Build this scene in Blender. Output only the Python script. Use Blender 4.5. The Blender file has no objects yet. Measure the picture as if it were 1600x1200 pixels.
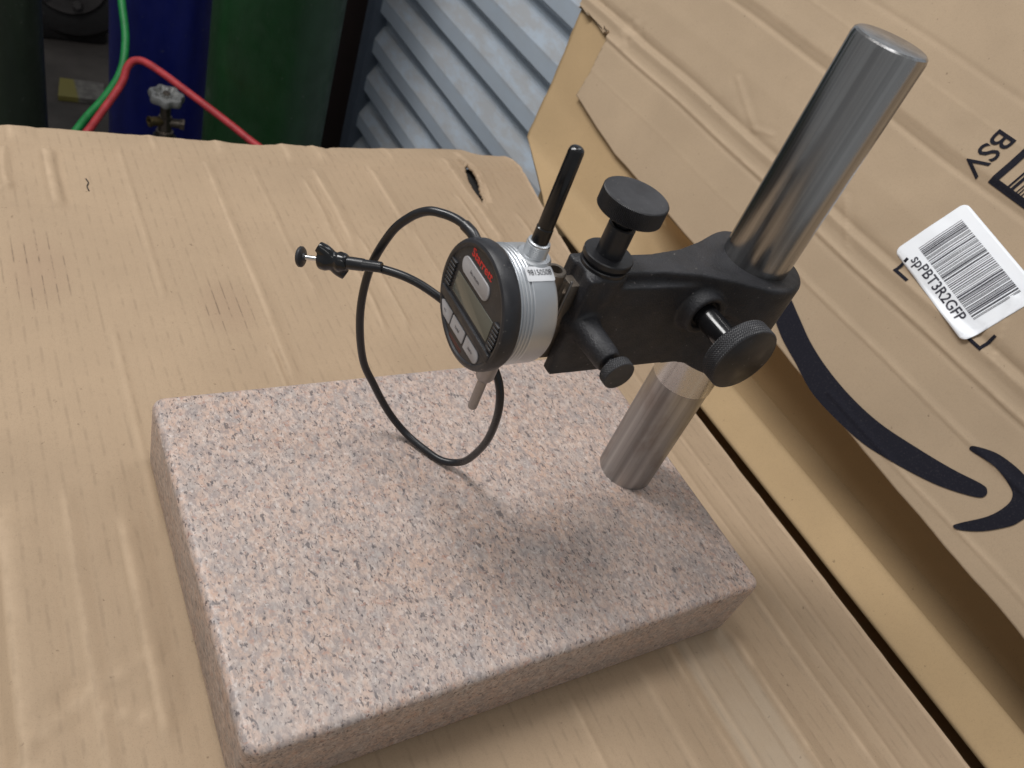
import bpy, bmesh, math, random
from mathutils import Vector, Matrix, noise
random.seed(7)
S = 0.001                                   # everything below is written in millimetres
scene = bpy.context.scene
col = scene.collection

# ------------------------------------------------------------------ camera
F_PX = 1276.6
RC = [(0.84445643, -0.43523408, 0.31219327), (-0.10020655, -0.70094138, -0.70614434), (0.52616726, 0.56502432, -0.63552776)]
CAM = (-74.1315, -134.1762, 359.5428)
cd = bpy.data.cameras.new('camera'); co = bpy.data.objects.new('camera', cd); col.objects.link(co)
cd.sensor_width = 36; cd.lens = F_PX/1600*36; cd.clip_start = 0.01; cd.clip_end = 60
cd.dof.use_dof = True; cd.dof.focus_distance = 0.45; cd.dof.aperture_fstop = 16
X, Y, Z = [Vector(r).normalized() for r in RC]
m = Matrix((X, -Y, -Z)).transposed().to_4x4(); m.translation = Vector(CAM)*S
co.matrix_world = m
scene.camera = co
# ------------------------------------------------------------------ world and lamps
w = bpy.data.worlds.new('World'); scene.world = w; w.use_nodes = True
bg = w.node_tree.nodes['Background']; bg.inputs[0].default_value = (0.93, 0.97, 1.0, 1); bg.inputs[1].default_value = 0.24
def area_lamp(name, loc, target, sx, sy, power, colr):
    l = bpy.data.lights.new(name, 'AREA'); l.shape = 'RECTANGLE'; l.size = sx; l.size_y = sy; l.energy = power; l.color = colr
    o = bpy.data.objects.new(name, l); col.objects.link(o); o.location = loc
    o.rotation_euler = (Vector(target)-Vector(loc)).to_track_quat('-Z', 'Y').to_euler()
    return o
area_lamp('tube_or_fill_lamp', (-0.42, 0.80, 1.65), (0.2, 0.1, 0), 0.40, 1.2, 26, (1.0, 0.985, 0.965))
area_lamp('tube_or_fill_lamp', (0.95, 0.45, 1.8), (0.3, 0.1, 0), 0.5, 1.2, 6, (0.98, 0.985, 1.0))  # added fill from the right, no fixture known there
area_lamp('tube_or_fill_lamp', (-0.6, -0.9, 1.6), (0.3, 0.2, 0), 1.2, 0.3, 3.5, (1.0, 0.97, 0.93))  # weak front fill, added to soften the shade
scene.view_settings.view_transform = 'Standard'; scene.view_settings.look = 'None'
scene.view_settings.exposure = 0.2; scene.view_settings.gamma = 1; scene.view_settings.use_curve_mapping = False
scene.render.engine = 'CYCLES'

# ------------------------------------------------------------------ pixel -> place
def ray(px, py):
    a, b = (px-800)/F_PX, (py-600)/F_PX
    return X*a+Y*b+Z
def on_z(px, py, z):
    v = ray(px, py); k = (z-CAM[2])/v.z
    return Vector(CAM)+v*k
LEAN = math.radians(25); TL, CL, SL = math.tan(LEAN), math.cos(LEAN), math.sin(LEAN)
def on_panel(px, py):                       # (u along the panel, s up its slope)
    v = ray(px, py); c = Vector(CAM)
    k = (500-(c.x-c.z*TL))/(v.x-v.z*TL); p = c+v*k
    return (-p.y, p.z/CL)

# ------------------------------------------------------------------ mesh helpers
def roots(o):
    while o.parent: o = o.parent
    return o
def link(name, me, mat, parent=None, smooth=40):
    o = bpy.data.objects.new(name, me); col.objects.link(o)
    if mat: me.materials.append(mat)
    if smooth is not None:
        me.polygons.foreach_set('use_smooth', [True]*len(me.polygons)); me.set_sharp_from_angle(angle=math.radians(smooth))
    if parent: o.parent = parent
    return o
def mk(name, geo, mat, parent=None, smooth=40, base=None):
    vs, fs = geo
    b = Vector((0, 0, 0))
    if parent: b = roots(parent).location/S
    elif base: b = Vector(base)
    me = bpy.data.meshes.new(name)
    me.from_pydata([(Vector(v)-b)*S for v in vs], [], fs); me.update()
    bm = bmesh.new(); bm.from_mesh(me); bmesh.ops.recalc_face_normals(bm, faces=bm.faces); bm.to_mesh(me); bm.free()
    o = link(name, me, mat, parent, smooth)
    if not parent and base: o.location = b*S
    return o
def thing(name, loc, label, cat, group=None):
    o = bpy.data.objects.new(name, None); col.objects.link(o); o.location = Vector(loc)*S
    o.empty_display_size = 0.02
    return tag(o, label, cat, group)
def tag(o, label=None, cat=None, group=None, kind=None):
    if label: o['label'] = label
    if cat: o['category'] = cat
    if group: o['group'] = group
    if kind: o['kind'] = kind
    return o
def join(*gs):
    V, F = [], []
    for vs, fs in gs:
        n = len(V); V += [tuple(v) for v in vs]; F += [tuple(i+n for i in f) for f in fs]
    return V, F
def frame(d):
    d = Vector(d).normalized()
    a = Vector((0, 0, 1)) if abs(d.z) < .9 else Vector((1, 0, 0))
    e1 = (a-d*a.dot(d)).normalized(); return e1, d.cross(e1), d
def lathe(o, d, prof, n=64, mod=None):
    """prof: (h, r) pairs along d from o; r = 0 closes an end"""
    e1, e2, d = frame(d); o = Vector(o); V, F, rings = [], [], []
    for h, r in prof:
        if r <= 1e-6: rings.append([len(V)]); V.append(o+d*h)
        else:
            rings.append(list(range(len(V), len(V)+n)))
            for i in range(n):
                a = 2*math.pi*i/n; rr = r+(mod(h, i) if mod else 0)
                V.append(o+d*h+(e1*math.cos(a)+e2*math.sin(a))*rr)
    for A, B in zip(rings, rings[1:]):
        for i in range(n):
            j = (i+1) % n
            if len(A) == 1 and len(B) == 1: break
            if len(A) == 1: F.append((A[0], B[i], B[j]))
            elif len(B) == 1: F.append((A[i], A[j], B[0]))
            else: F.append((A[i], A[j], B[j], B[i]))
    return V, F
def cyl(o, d, r, h, n=48, bev=0.5, r2=None):
    r2 = r2 or r
    return lathe(o, d, [(0, 0), (0, r-bev), (bev, r), (h-bev, r2), (h, r2-bev), (h, 0)], n)
def box(lo, hi, bev=0, seg=2):
    bm = bmesh.new(); bmesh.ops.create_cube(bm, size=1)
    for v in bm.verts: v.co = Vector([lo[i]+(hi[i]-lo[i])*(v.co[i]+.5) for i in range(3)])
    if bev: bmesh.ops.bevel(bm, geom=bm.edges[:], offset=bev, segments=seg, profile=.5, affect='EDGES')
    bm.verts.index_update(); g = ([v.co.copy() for v in bm.verts], [tuple(v.index for v in f.verts) for f in bm.faces]); bm.free(); return g
def smooth_path(P, k=8):
    P = [Vector(p) for p in P]; out = []
    Q = [P[0]*2-P[1]]+P+[P[-1]*2-P[-2]]
    for i in range(1, len(Q)-2):
        p0, p1, p2, p3 = Q[i-1:i+3]
        for j in range(k):
            t = j/k
            out.append(0.5*((2*p1)+(p2-p0)*t+(2*p0-5*p1+4*p2-p3)*t*t+(3*p1-p0-3*p2+p3)*t**3))
    out.append(P[-1]); return out
def tube(P, r, n=16, k=8, raw=False):
    P = P if raw else smooth_path(P, k); V, F = [], []
    rad = r if callable(r) else (lambda t: r)
    e = None
    for i, p in enumerate(P):
        d = (P[min(i+1, len(P)-1)]-P[max(i-1, 0)]).normalized()
        e = frame(d)[0] if e is None else (e-d*e.dot(d)).normalized()
        f = d.cross(e); rr = rad(i/(len(P)-1))
        for j in range(n):
            a = 2*math.pi*j/n; V.append(p+(e*math.cos(a)+f*math.sin(a))*rr)
    for i in range(len(P)-1):
        for j in range(n): F.append((i*n+j, i*n+(j+1) % n, (i+1)*n+(j+1) % n, (i+1)*n+j))
    F.append(tuple(range(n))); F.append(tuple(range((len(P)-1)*n, len(P)*n)))
    return V, F
def prism(poly, z0, z1):
    n = len(poly); V = [(x, y, z0) for x, y in poly]+[(x, y, z1) for x, y in poly]
    F = [tuple(range(n)), tuple(range(n, 2*n))]+[(i, (i+1) % n, (i+1) % n+n, i+n) for i in range(n)]
    return V, F
def fused(name, geo, mat, parent, voxel=1.0, it=5):
    """a cast part: overlapping solids grown into one skin with soft fillets"""
    o = mk(name+'_raw', geo, None, parent, None)
    r = o.modifiers.new('r', 'REMESH'); r.mode = 'VOXEL'; r.voxel_size = voxel*S
    s = o.modifiers.new('s', 'SMOOTH'); s.factor = .5; s.iterations = it
    dg = bpy.context.evaluated_depsgraph_get(); dg.update()
    me = bpy.data.meshes.new_from_object(o.evaluated_get(dg)); me.name = name
    bpy.data.objects.remove(o); me.materials.clear()
    return link(name, me, mat, parent, 60)
def rrect(u0, v0, u1, v1, r, n=6, only=None):
    P = []
    for cx, cy, a0, k in ((u1-r, v1-r, 0, 1), (u0+r, v1-r, 90, 2), (u0+r, v0+r, 180, 3), (u1-r, v0+r, 270, 4)):
        if only and k not in only: P.append((u1 if k in (1, 4) else u0, v1 if k in (1, 2) else v0)); continue
        for i in range(n+1):
            a = math.radians(a0+90*i/n); P.append((cx+r*math.cos(a), cy+r*math.sin(a)))
    return P
def text2d(s, size, bold=0, align='CENTER'):
    c = bpy.data.curves.new('t', 'FONT'); c.body = s; c.size = size; c.align_x = align; c.align_y = 'CENTER'; c.offset = bold; c.resolution_u = 3
    o = bpy.data.objects.new('t', c); col.objects.link(o)
    dg = bpy.context.evaluated_depsgraph_get(); dg.update()
    me = bpy.data.meshes.new_from_object(o.evaluated_get(dg))
    g = ([v.co.xy.copy() for v in me.vertices], [tuple(p.vertices) for p in me.polygons])
    bpy.data.objects.remove(o); bpy.data.curves.remove(c); bpy.data.meshes.remove(me); return g
def map2d(g, fn): return [fn(p[0], p[1]) for p in g[0]], g[1]
def flat(poly): return list(poly), [tuple(range(len(poly)))]
def refine(g, maxlen):
    """cut a flat 2-D shape into small triangles so it can follow a wavy panel"""
    bm = bmesh.new(); vs = [bm.verts.new((p[0], p[1], 0)) for p in g[0]]
    for f in g[1]:
        try: bm.faces.new([vs[i] for i in f])
        except ValueError: pass
    bmesh.ops.triangulate(bm, faces=bm.faces[:])
    for _ in range(7):
        es = [e for e in bm.edges if e.calc_length() > maxlen]
        if not es: break
        bmesh.ops.subdivide_edges(bm, edges=es, cuts=1); bmesh.ops.triangulate(bm, faces=[f for f in bm.faces if len(f.verts) > 3])
    bm.verts.index_update(); r = ([v.co.xy.copy() for v in bm.verts], [tuple(v.index for v in f.verts) for f in bm.faces]); bm.free(); return r
def fbm(p, o=4): return noise.fractal(Vector(p), 1.0, 2.0, o)
def lerp_tab(t, x):
    if x <= t[0][0]: return t[0][1]
    for (a, b), (c, d) in zip(t, t[1:]):
        if x <= c: return b+(d-b)*(x-a)/(c-a)
    return t[-1][1]

# ------------------------------------------------------------------ materials
def mat(name, colr=(.5, .5, .5), rough=.5, metal=0, spec=.5, **k):
    m = bpy.data.materials.new(name); m.use_nodes = True
    b = m.node_tree.nodes['Principled BSDF']
    b.inputs['Base Color'].default_value = (*colr, 1); b.inputs['Roughness'].default_value = rough
    b.inputs['Metallic'].default_value = metal; b.inputs['Specular IOR Level'].default_value = spec
    return m
class N:
    def __init__(s, m):
        s.t = m.node_tree; s.b = s.t.nodes['Principled BSDF']; s.co = s.t.nodes.new('ShaderNodeTexCoord').outputs['Object']
    def n(s, ty, **k):
        x = s.t.nodes.new(ty)
        for a, v in k.items(): setattr(x, a, v)
        return x
    def put(s, inp, v):
        if hasattr(v, 'is_linked'): s.t.links.new(v, inp)
        else: inp.default_value = v
    def scale(s, sx, sy, sz, rot=(0, 0, 0), loc=(0, 0, 0)):
        x = s.n('ShaderNodeMapping'); s.put(x.inputs[0], s.co); x.inputs['Scale'].default_value = (sx, sy, sz)
        x.inputs['Rotation'].default_value = rot; x.inputs['Location'].default_value = loc; return x.outputs[0]
    def noise(s, vec, scale, det=3, rough=.55, dist=0):
        x = s.n('ShaderNodeTexNoise'); s.put(x.inputs['Vector'], vec); x.inputs['Scale'].default_value = scale
        x.inputs['Detail'].default_value = det; x.inputs['Roughness'].default_value = rough; x.inputs['Distortion'].default_value = dist; return x.outputs[0]
    def voro(s, vec, scale, out='Distance'):
        x = s.n('ShaderNodeTexVoronoi'); s.put(x.inputs['Vector'], vec); x.inputs['Scale'].default_value = scale; return x.outputs[out]
    def ramp(s, v, stops):
        x = s.n('ShaderNodeValToRGB'); s.put(x.inputs[0], v); e = x.color_ramp.elements
        while len(e) < len(stops): e.new(.5)
        for i, (p, c) in enumerate(stops):
            e[i].position = p; e[i].color = (*c, 1) if isinstance(c, tuple) else (c, c, c, 1)
        return x.outputs[0]
    def mix(s, f, a, b, mode='MIX'):
        x = s.n('ShaderNodeMix', data_type='RGBA', blend_type=mode)
        s.put(x.inputs[0], f)
        for i, v in ((6, a), (7, b)): s.put(x.inputs[i], (*v, 1) if isinstance(v, tuple) else v)
        return x.outputs[2]
    def math(s, op, a, b=0, clamp=False):
        x = s.n('ShaderNodeMath', operation=op, use_clamp=clamp); s.put(x.inputs[0], a); s.put(x.inputs[1], b); return x.outputs[0]
    def sep(s):
        x = s.n('ShaderNodeSeparateXYZ'); s.put(x.inputs[0], s.co); return x.outputs
    def color(s, v): s.put(s.b.inputs['Base Color'], v)
    def rough(s, v): s.put(s.b.inputs['Roughness'], v)
    def bump(s, h, strength=.3, dist=.001):
        x = s.n('ShaderNodeBump'); s.put(x.inputs['Height'], h); x.inputs['Strength'].default_value = strength; x.inputs['Distance'].default_value = dist
        s.put(s.b.inputs['Normal'], x.outputs[0])

def cardboard(name, base, flute_axis=None, tint=1.0, stains=()):
    m = mat(name, base, .78, 0, .25); n = N(m)
    fine = n.noise(n.scale(1, 1, 1), 1500, 3, .7)
    fib = n.noise(n.scale(1, .55, 1) if flute_axis == 0 else n.scale(.5, 1, 1), 520, 3, .6)
    big = n.noise(n.co, 7, 4, .55, .4); blotch = n.noise(n.co, 38, 4, .6)
    d = tuple(c*.91 for c in base); l = tuple(min(1, c*1.06) for c in base)
    c = n.mix(n.ramp(big, [(.3, 0.0), (.7, 1.0)]), d, l)
    c = n.mix(n.math('MULTIPLY', n.ramp(blotch, [(.35, 1.0), (.62, 0.0)]), .10), c, tuple(x*.78 for x in base))
    c = n.mix(n.math('MULTIPLY', n.ramp(fib, [(.32, 1.0), (.5, 0.0)]), .14), c, tuple(x*.72 for x in base))
    c = n.mix(n.math('MULTIPLY', n.ramp(fine, [(.33, 1.0), (.46, 0.0)]), .30), c, tuple(x*.5 for x in base))
    sp = n.ramp(n.noise(n.co, 260, 2, .5), [(.73, 0.0), (.78, 1.0)])
    c = n.mix(n.math('MULTIPLY', sp, .45), c, (.09, .055, .03))
    h = n.math('MULTIPLY', fib, .12)
    if flute_axis is not None:
        wob = n.math('MULTIPLY', n.noise(n.co, 3, 1), .006)
        ph = n.math('MULTIPLY', n.math('ADD', n.sep()[flute_axis], wob), 2*math.pi/.0078)
        wv = n.math('SINE', ph)
        lines = n.ramp(n.math('MULTIPLY', n.math('ADD', wv, 1), .5), [(.0, 1.0), (.22, 0.0)])
        brk = n.ramp(n.noise(n.scale(1, .7, 1), 30, 3), [(.35, .15), (.70, 1.0)])
        c = n.mix(n.math('MULTIPLY', n.math('MULTIPLY', lines, n.ramp(n.noise(n.scale(1, .7, 1), 130, 3), [(.46, .10), (.62, 1.0)])), .34), c, tuple(x*.6 for x in base))
        h = n.math('ADD', h, n.math('MULTIPLY', n.math('MULTIPLY', wv, brk), .13))
        xs = n.sep()
        pale_band = n.math('MULTIPLY', n.math('MULTIPLY', n.ramp(n.math('MULTIPLY', xs[0], 2), [(.525, 0.0), (.535, 1.0), (.612, 1.0), (.618, 0.0)]), n.math('LESS_THAN', xs[1], -.002)), n.ramp(n.noise(n.co, 25, 3), [(.3, .5), (.6, 1.0)]))
        c = n.mix(n.math('MULTIPLY', pale_band, .30), c, (.52, .45, .36))                   # paler band between two creases at the front
        for (sx, sy, rx, ry) in stains:
            xs = n.sep()
            e = n.math('ADD', n.math('POWER', n.math('ABSOLUTE', n.math('DIVIDE', n.math('SUBTRACT', xs[0], sx*S), rx*S)), 2),
                       n.math('POWER', n.math('ABSOLUTE', n.math('DIVIDE', n.math('SUBTRACT', xs[1], sy*S), ry*S)), 2))
            e = n.math('SUBTRACT', 1, e, True)
            c = n.mix(n.math('MULTIPLY', e, .22), c, (.26, .165, .115))
            tick = n.math('MULTIPLY', n.math('MULTIPLY', n.ramp(n.math('MULTIPLY', n.math('ADD', wv, 1), .5), [(.0, 1.0), (.05, 0.0)]), n.ramp(n.noise(n.co, 90, 2), [(.45, 0.0), (.56, 1.0)])), n.math('POWER', e, .5))
            c = n.mix(n.math('MULTIPLY', tick, .5), c, (.05, .038, .028))
    at = n.n('ShaderNodeAttribute'); at.attribute_name = 'wear_highlight'
    c = n.mix(n.math('MULTIPLY', at.outputs['Fac'], n.ramp(n.noise(n.co, 45, 4, .65), [(.36, .18), (.64, .58)]), True), c, tuple(min(1, x*1.35+.03) for x in base))   # ridges paled: burnished paper and painted-in crease highlights
    n.color(c); n.bump(h, .6, .0008); return m
KRAFT = (.405, .296, .197)
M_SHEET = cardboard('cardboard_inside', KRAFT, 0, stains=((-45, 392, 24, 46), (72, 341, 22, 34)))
M_PANEL = cardboard('cardboard_outside', (.415, .312, .212))
M_FLAP = cardboard('cardboard_flap', (.43, .30, .165), None)
M_INK = mat('navy_print', (.013, .014, .028), .85, 0, .15)
_n = N(M_INK); _n.color(_n.mix(_n.ramp(_n.noise(_n.co, 700, 3), [(.55, 0.0), (.75, 1.0)]), (.013, .013, .020), (.032, .030, .036)))
M_INK2 = mat('label_ink', (.03, .03, .045), .5)
M_LABEL = mat('label_paper', (.80, .82, .86), .45, 0, .5)
_n = N(M_LABEL); _n.color(_n.mix(_n.noise(_n.co, 60, 3), (.83, .86, .92), (.88, .90, .93)))

def granite():
    m = mat('pink_granite', (.5, .4, .36), .42, 0, .45); n = N(m)
    R_ = math.radians(8)
    def spot(scale, lo, hi, amt, colr, off, el=.6, det=3):
        nonlocal c
        c = n.mix(n.math('MULTIPLY', n.ramp(n.noise(n.scale(1, el, 1, (0, 0, R_), off), scale, det, .65, .4), [(lo, 0.0), (hi, 1.0)]), amt), c, colr)
    c = n.mix(n.ramp(n.noise(n.co, 24, 4, .6), [(.35, 0.0), (.65, 1.0)]), (.50, .35, .275), (.50, .39, .335))
    spot(230, .48, .62, .65, (.57, .48, .43), (0, 0, 0))          # pale feldspar
    spot(120, .48, .64, .60, (.32, .295, .285), (3, 1, 2), .7, 5)  # grey quartz
    spot(55, .50, .66, .40, (.36, .335, .33), (5, 3, 8), .8, 4)
    spot(340, .51, .61, .66, (.265, .225, .22), (7, 5, 1), .6, 4)
    spot(520, .49, .60, .55, (.25, .21, .20), (2, 8, 6), .5, 3)
    spot(620, .60, .66, .75, (.06, .05, .055), (1, 9, 4), .5, 2)   # dark mica
    spot(330, .625, .67, .75, (.085, .075, .08), (11, 2, 4), .55, 2)
    spot(300, .60, .70, .5, (.40, .215, .16), (4, 4, 4), 1, 2)
    spot(420, .60, .70, .5, (.68, .61, .575), (9, 4, 1), .7, 2)
    n.color(c); n.rough(n.ramp(n.noise(n.co, 300, 2), [(.3, .36), (.7, .52)])); n.bump(n.noise(n.co, 500, 2), .05, .0004); return m
M_GRAN = granite()
def steel():
    m = mat('ground_steel', (.5, .48, .45), .28, 1); n = N(m)
    streak = n.noise(n.scale(900, 900, 6), 1, 3, .6); blot = n.noise(n.scale(1, 1, .55), 55, 4, .6)
    z = n.sep()[2]
    low = n.ramp(n.math('DIVIDE', z, .35), [(.30, 1.0), (.44, 0.0)])            # worn, scuffed lower length
    st2 = n.noise(n.scale(160, 160, 1.2), 1, 3, .6)  # broad streaks painted into the colour like reflections along the post
    c = n.mix(n.ramp(st2, [(.35, 0.0), (.65, 1.0)]), n.mix(streak, (.24, .235, .235), (.36, .35, .345)), n.mix(streak, (.42, .41, .405), (.55, .54, .53)))
    c = n.mix(n.math('MULTIPLY', n.ramp(blot, [(.48, 0.0), (.68, 1.0)]), n.math('ADD', n.math('MULTIPLY', low, .5), .12)), c, (.25, .20, .17))
    n.color(c); n.rough(n.math('ADD', n.math('ADD', n.math('MULTIPLY', streak, .14), .17), n.math('MULTIPLY', low, .18))); n.bump(streak, .10, .0002); return m
M_STEEL = steel()
def painted(name, c, rough, bs=900, bst=.25, dust=.0):
    m = mat(name, c, rough, 0, .5); n = N(m); nz = n.noise(n.co, bs, 3, .6)
    k = n.mix(n.ramp(n.noise(n.co, 70, 4, .6), [(.4, 0.0), (.75, 1.0)]), c, tuple(min(1, x*1.5+dust) for x in c))
    if dust: k = n.mix(n.math('MULTIPLY', n.ramp(n.noise(n.co, 420, 2), [(.70, 0.0), (.76, 1.0)]), .6), k, (.25, .23, .22))
    n.color(k); n.rough(n.ramp(n.noise(n.co, 130, 3), [(.3, max(.05, rough-.08)), (.7, min(1, rough+.1))])); n.bump(nz, bst, .0004); return m
M_CAST = painted('black_crinkle_paint', (.014, .014, .017), .52, 1050, .95, .004)
M_BLACK = painted('black_oxide', (.011, .011, .013), .36, 700, .05, .006)
M_GLOSS = painted('black_polished', (.008, .008, .009), .16, 500, .02)
M_KNOB = painted('black_plastic_knob', (.019, .019, .022), .45, 900, .1, .012)
M_RUB = painted('black_cable_sheath', (.010, .010, .012), .32, 600, .05)
M_BEZ = painted('bezel_plastic', (.016, .016, .019), .42, 1500, .15, .004)
M_ALU = mat('satin_aluminium', (.60, .62, .645), .38, .85); _n = N(M_ALU)
_n.rough(_n.ramp(_n.noise(_n.co, 900, 2), [(.3, .34), (.7, .44)])); _n.bump(_n.noise(_n.co, 2200, 2), .06, .0002)
M_CHROME = mat('bright_steel', (.62, .61, .60), .22, 1); _n = N(M_CHROME); _n.rough(_n.ramp(_n.noise(_n.co, 600, 2), [(.3, .17), (.7, .3)]))
M_PIN = mat('grey_steel', (.34, .32, .31), .38, .9); _n = N(M_PIN); _n.rough(_n.ramp(_n.noise(_n.co, 500, 2), [(.3, .32), (.7, .46)]))
M_BRONZE = mat('brownish_steel', (.20, .17, .14), .42, .8); _n = N(M_BRONZE); _n.color(_n.mix(_n.noise(_n.co, 300, 3), (.12, .10, .085), (.26, .22, .18)))
M_LCD = mat('lcd_glass', (.115, .115, .095), .12, 0, .5); _n = N(M_LCD); _n.color(_n.mix(_n.noise(_n.co, 40, 2), (.108, .108, .088), (.122, .122, .102)))
M_BTN = mat('grey_rubber_button', (.36, .35, .36), .5); _n = N(M_BTN); _n.color(_n.mix(_n.noise(_n.co, 300, 2), (.34, .33, .34), (.38, .37, .38)))
M_RED = mat('red_print', (.62, .03, .025), .5); _n = N(M_RED); _n.color(_n.mix(_n.noise(_n.co, 500, 2), (.55, .025, .02), (.66, .035, .03)))
M_DRED = mat('dull_red_print', (.075, .022, .018), .5); _n = N(M_DRED); _n.color(_n.mix(_n.noise(_n.co, 900, 2), (.05, .018, .015), (.09, .026, .02)))
M_STICK = mat('silver_sticker', (.66, .67, .70), .6, .0, .2); _n = N(M_STICK); _n.color(_n.mix(_n.noise(_n.co, 100, 2), (.62, .63, .66), (.70, .71, .73)))

# ================================================================== the setting
FLOOR = -950
m = mat('shop_floor', (.09, .08, .07), .8); _n = N(m)
_n.color(_n.mix(_n.ramp(_n.noise(_n.co, 3, 5, .6), [(.35, 0.0), (.7, 1.0)]), (.030, .025, .022), (.085, .072, .064))); _n.bump(_n.noise(_n.co, 40, 4), .3, .004)
tag(mk('floor', ([(-4000, -3000, FLOOR), (4000, -3000, FLOOR), (4000, 9000, FLOOR), (-4000, 9000, FLOOR)], [(0, 1, 2, 3)]), m, smooth=None), 'dark dirty shop floor', None, None, 'structure')
# --- corrugated steel wall behind the leaning box
M_WALL = mat('grey_wall_paint', (.30, .345, .40), .5); _n = N(M_WALL)
wz = _n.math('FRACT', _n.math('DIVIDE', _n.math('ADD', _n.sep()[2], -.022+.9), .09))
ledge = _n.ramp(wz, [(.44, 0.0), (.56, 1.0), (.80, 1.0), (.90, 0.0)])
dirt = _n.math('MULTIPLY', _n.math('ADD', ledge, .18), _n.ramp(_n.noise(_n.scale(1, .5, 1.6), 30, 5, .7), [(.36, 0.0), (.60, 1.0)]), True)
_n.color(_n.mix(_n.math('MULTIPLY', dirt, .55), _n.mix(_n.noise(_n.co, 9, 3), (.46, .53, .62), (.53, .60, .68)), (.40, .37, .34))); _n.rough(_n.ramp(_n.noise(_n.co, 60, 3), [(.3, .4), (.7, .62)]))
WX, PITCH = 694, 90
def wall_profile():
    P = []; z = FLOOR+22
    while z < 700:
        P += [(WX+22, z), (WX+20, z+2), (WX+2, z+14), (WX, z+17), (WX, z+47), (WX+1.5, z+51), (WX+15, z+74), (WX+21, z+78)]; z += PITCH
    return P
prof = wall_profile(); ys = [1548-i*45 for i in range(48)]
V = []; F = []
for y in ys:
    V += [(x+fbm((x*.01, y*.003, z*.01))*2.0, y, z) for x, z in prof]
k = len(prof)
for i in range(len(ys)-1):
    for j in range(k-1): F.append((i*k+j, i*k+j+1, (i+1)*k+j+1, (i+1)*k+j))
wall = thing('corrugated_wall', (WX, 400, FLOOR), 'grey-blue corrugated steel wall with dirty horizontal ribs behind the cardboard', 'wall')
mk('cladding', (V, F), M_WALL, wall, 14)
M_TRIM = mat('wall_trim_paint', (.10, .125, .165), .45); _n = N(M_TRIM); _n.color(_n.mix(_n.noise(_n.co, 20, 4), (.085, .11, .15), (.12, .145, .185)))
mk('corner_trim', box((WX-14, 1550, FLOOR), (WX+40, 1592, 700), 3), M_TRIM, wall)
M_COL = mat('dark_red_steel', (.018, .009, .008), .6); _n = N(M_COL); _n.color(_n.mix(_n.noise(_n.co, 12, 4), (.012, .007, .006), (.028, .014, .012)))
column = thing('steel_column', (690, 1640, FLOOR), 'dark brown steel column between the green cylinder and grey wall', 'column')
mk('flange', box((600, 1640, FLOOR), (780, 1652, 700), 2), M_COL, column); mk('flange', box((600, 1780, FLOOR), (780, 1792, 700), 2), M_COL, column); mk('web', box((684, 1652, FLOOR), (696, 1780, 700)), M_COL, column)

# --- gas cylinders, hoses and clutter beyond the bench
def cyl_paint(name, c):
    m = mat(name, c, .38); n = N(m)
    k = n.mix(n.ramp(n.noise(n.scale(1, 1, .25), 14, 5, .6), [(.35, 0.0), (.75, 1.0)]), tuple(x*.72 for x in c), tuple(min(1, x*1.35) for x in c))
    k = n.mix(n.math('MULTIPLY', n.ramp(n.noise(n.co, 75, 3, .65), [(.69, 0.0), (.73, 1.0)]), .45), k, (.16, .17, .15))
    n.color(k); n.rough(n.ramp(n.noise(n.co, 30, 4), [(.3, .3), (.7, .55)])); return m
M_BRASS = mat('dull_brass', (.30, .21, .09), .45, .9); _n = N(M_BRASS); _n.color(_n.mix(_n.noise(_n.co, 120, 3), (.10, .085, .06), (.32, .23, .10)))
M_WHEEL = mat('cast_handwheel', (.34, .34, .33), .5, .6); _n = N(M_WHEEL); _n.color(_n.mix(_n.noise(_n.co, 90, 3), (.24, .24, .235), (.42, .42, .41)))
def cylinder(name, x, y, r, h, mt, label):
    t = thing(name, (x, y, FLOOR), label, 'gas cylinder')
    pr = [(0, 0), (0, r-14), (12, r-2), (22, r)]+[(h*i/12, r) for i in range(1, 12)]+[(h, r), (h+45, r*.93), (h+85, r*.72), (h+108, r*.42), (h+118, 34), (h+150, 32), (h+150, 0)]
    mk('body', lathe((x, y, FLOOR), (0, 0, 1), pr, 72), mt, t)
    mk('neck_ring', lathe((x, y, FLOOR), (0, 0, 1), [(h+118, 33), (h+118, 44), (h+146, 44), (h+146, 33)], 48), M_COL, t)
    mk('cap', lathe((x, y, FLOOR), (0, 0, 1), [(h+147, 20), (h+147, 42), (h+250, 40), (h+285, 26), (h+290, 0)], 48), mt, t)
    return t
cylinder('gas_cylinder', 336, 1945, 116, 1250, cyl_paint('blue_paint', (.010, .016, .16)), 'tall dark blue gas cylinder behind the grey handwheel valve')
cylinder('gas_cylinder', 418, 1365, 114, 1150, cyl_paint('green_paint', (.011, .046, .015)), 'tall green gas cylinder beside the dark brown column')
cylinder('gas_cylinder', -62, 1556, 116, 1150, cyl_paint('olive_paint', (.030, .042, .028)), 'tall dull olive gas cylinder beside the dark machine')
sc = thing('small_gas_cylinder', (250, 1447, FLOOR), 'short gas cylinder with brass valve and grey lobed handwheel', 'gas cylinder')
vx, vy, vz = 250, 1447, -528
mk('body', lathe((vx, vy, FLOOR), (0, 0, 1), [(0, 0), (0, 80), (12, 90), (300, 90), (345, 78), (375, 45), (385, 22), (400, 22), (400, 0)], 64), cyl_paint('dark_grey_paint', (.04, .04, .045)), sc)
vb = mk('valve_body', join(lathe((vx, vy, FLOOR+398), (0, 0, 1), [(0, 0), (0, 17), (14, 17), (15, 13), (45, 13), (47, 10), (66, 10), (68, 0)], 8),
        cyl((vx, vy, vz+10), (1, -.25, 0), 9, 34, 16), cyl((vx+26, vy-7, vz+10), (1, -.25, 0), 12, 9, 6)), M_BRONZE, sc)
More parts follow.
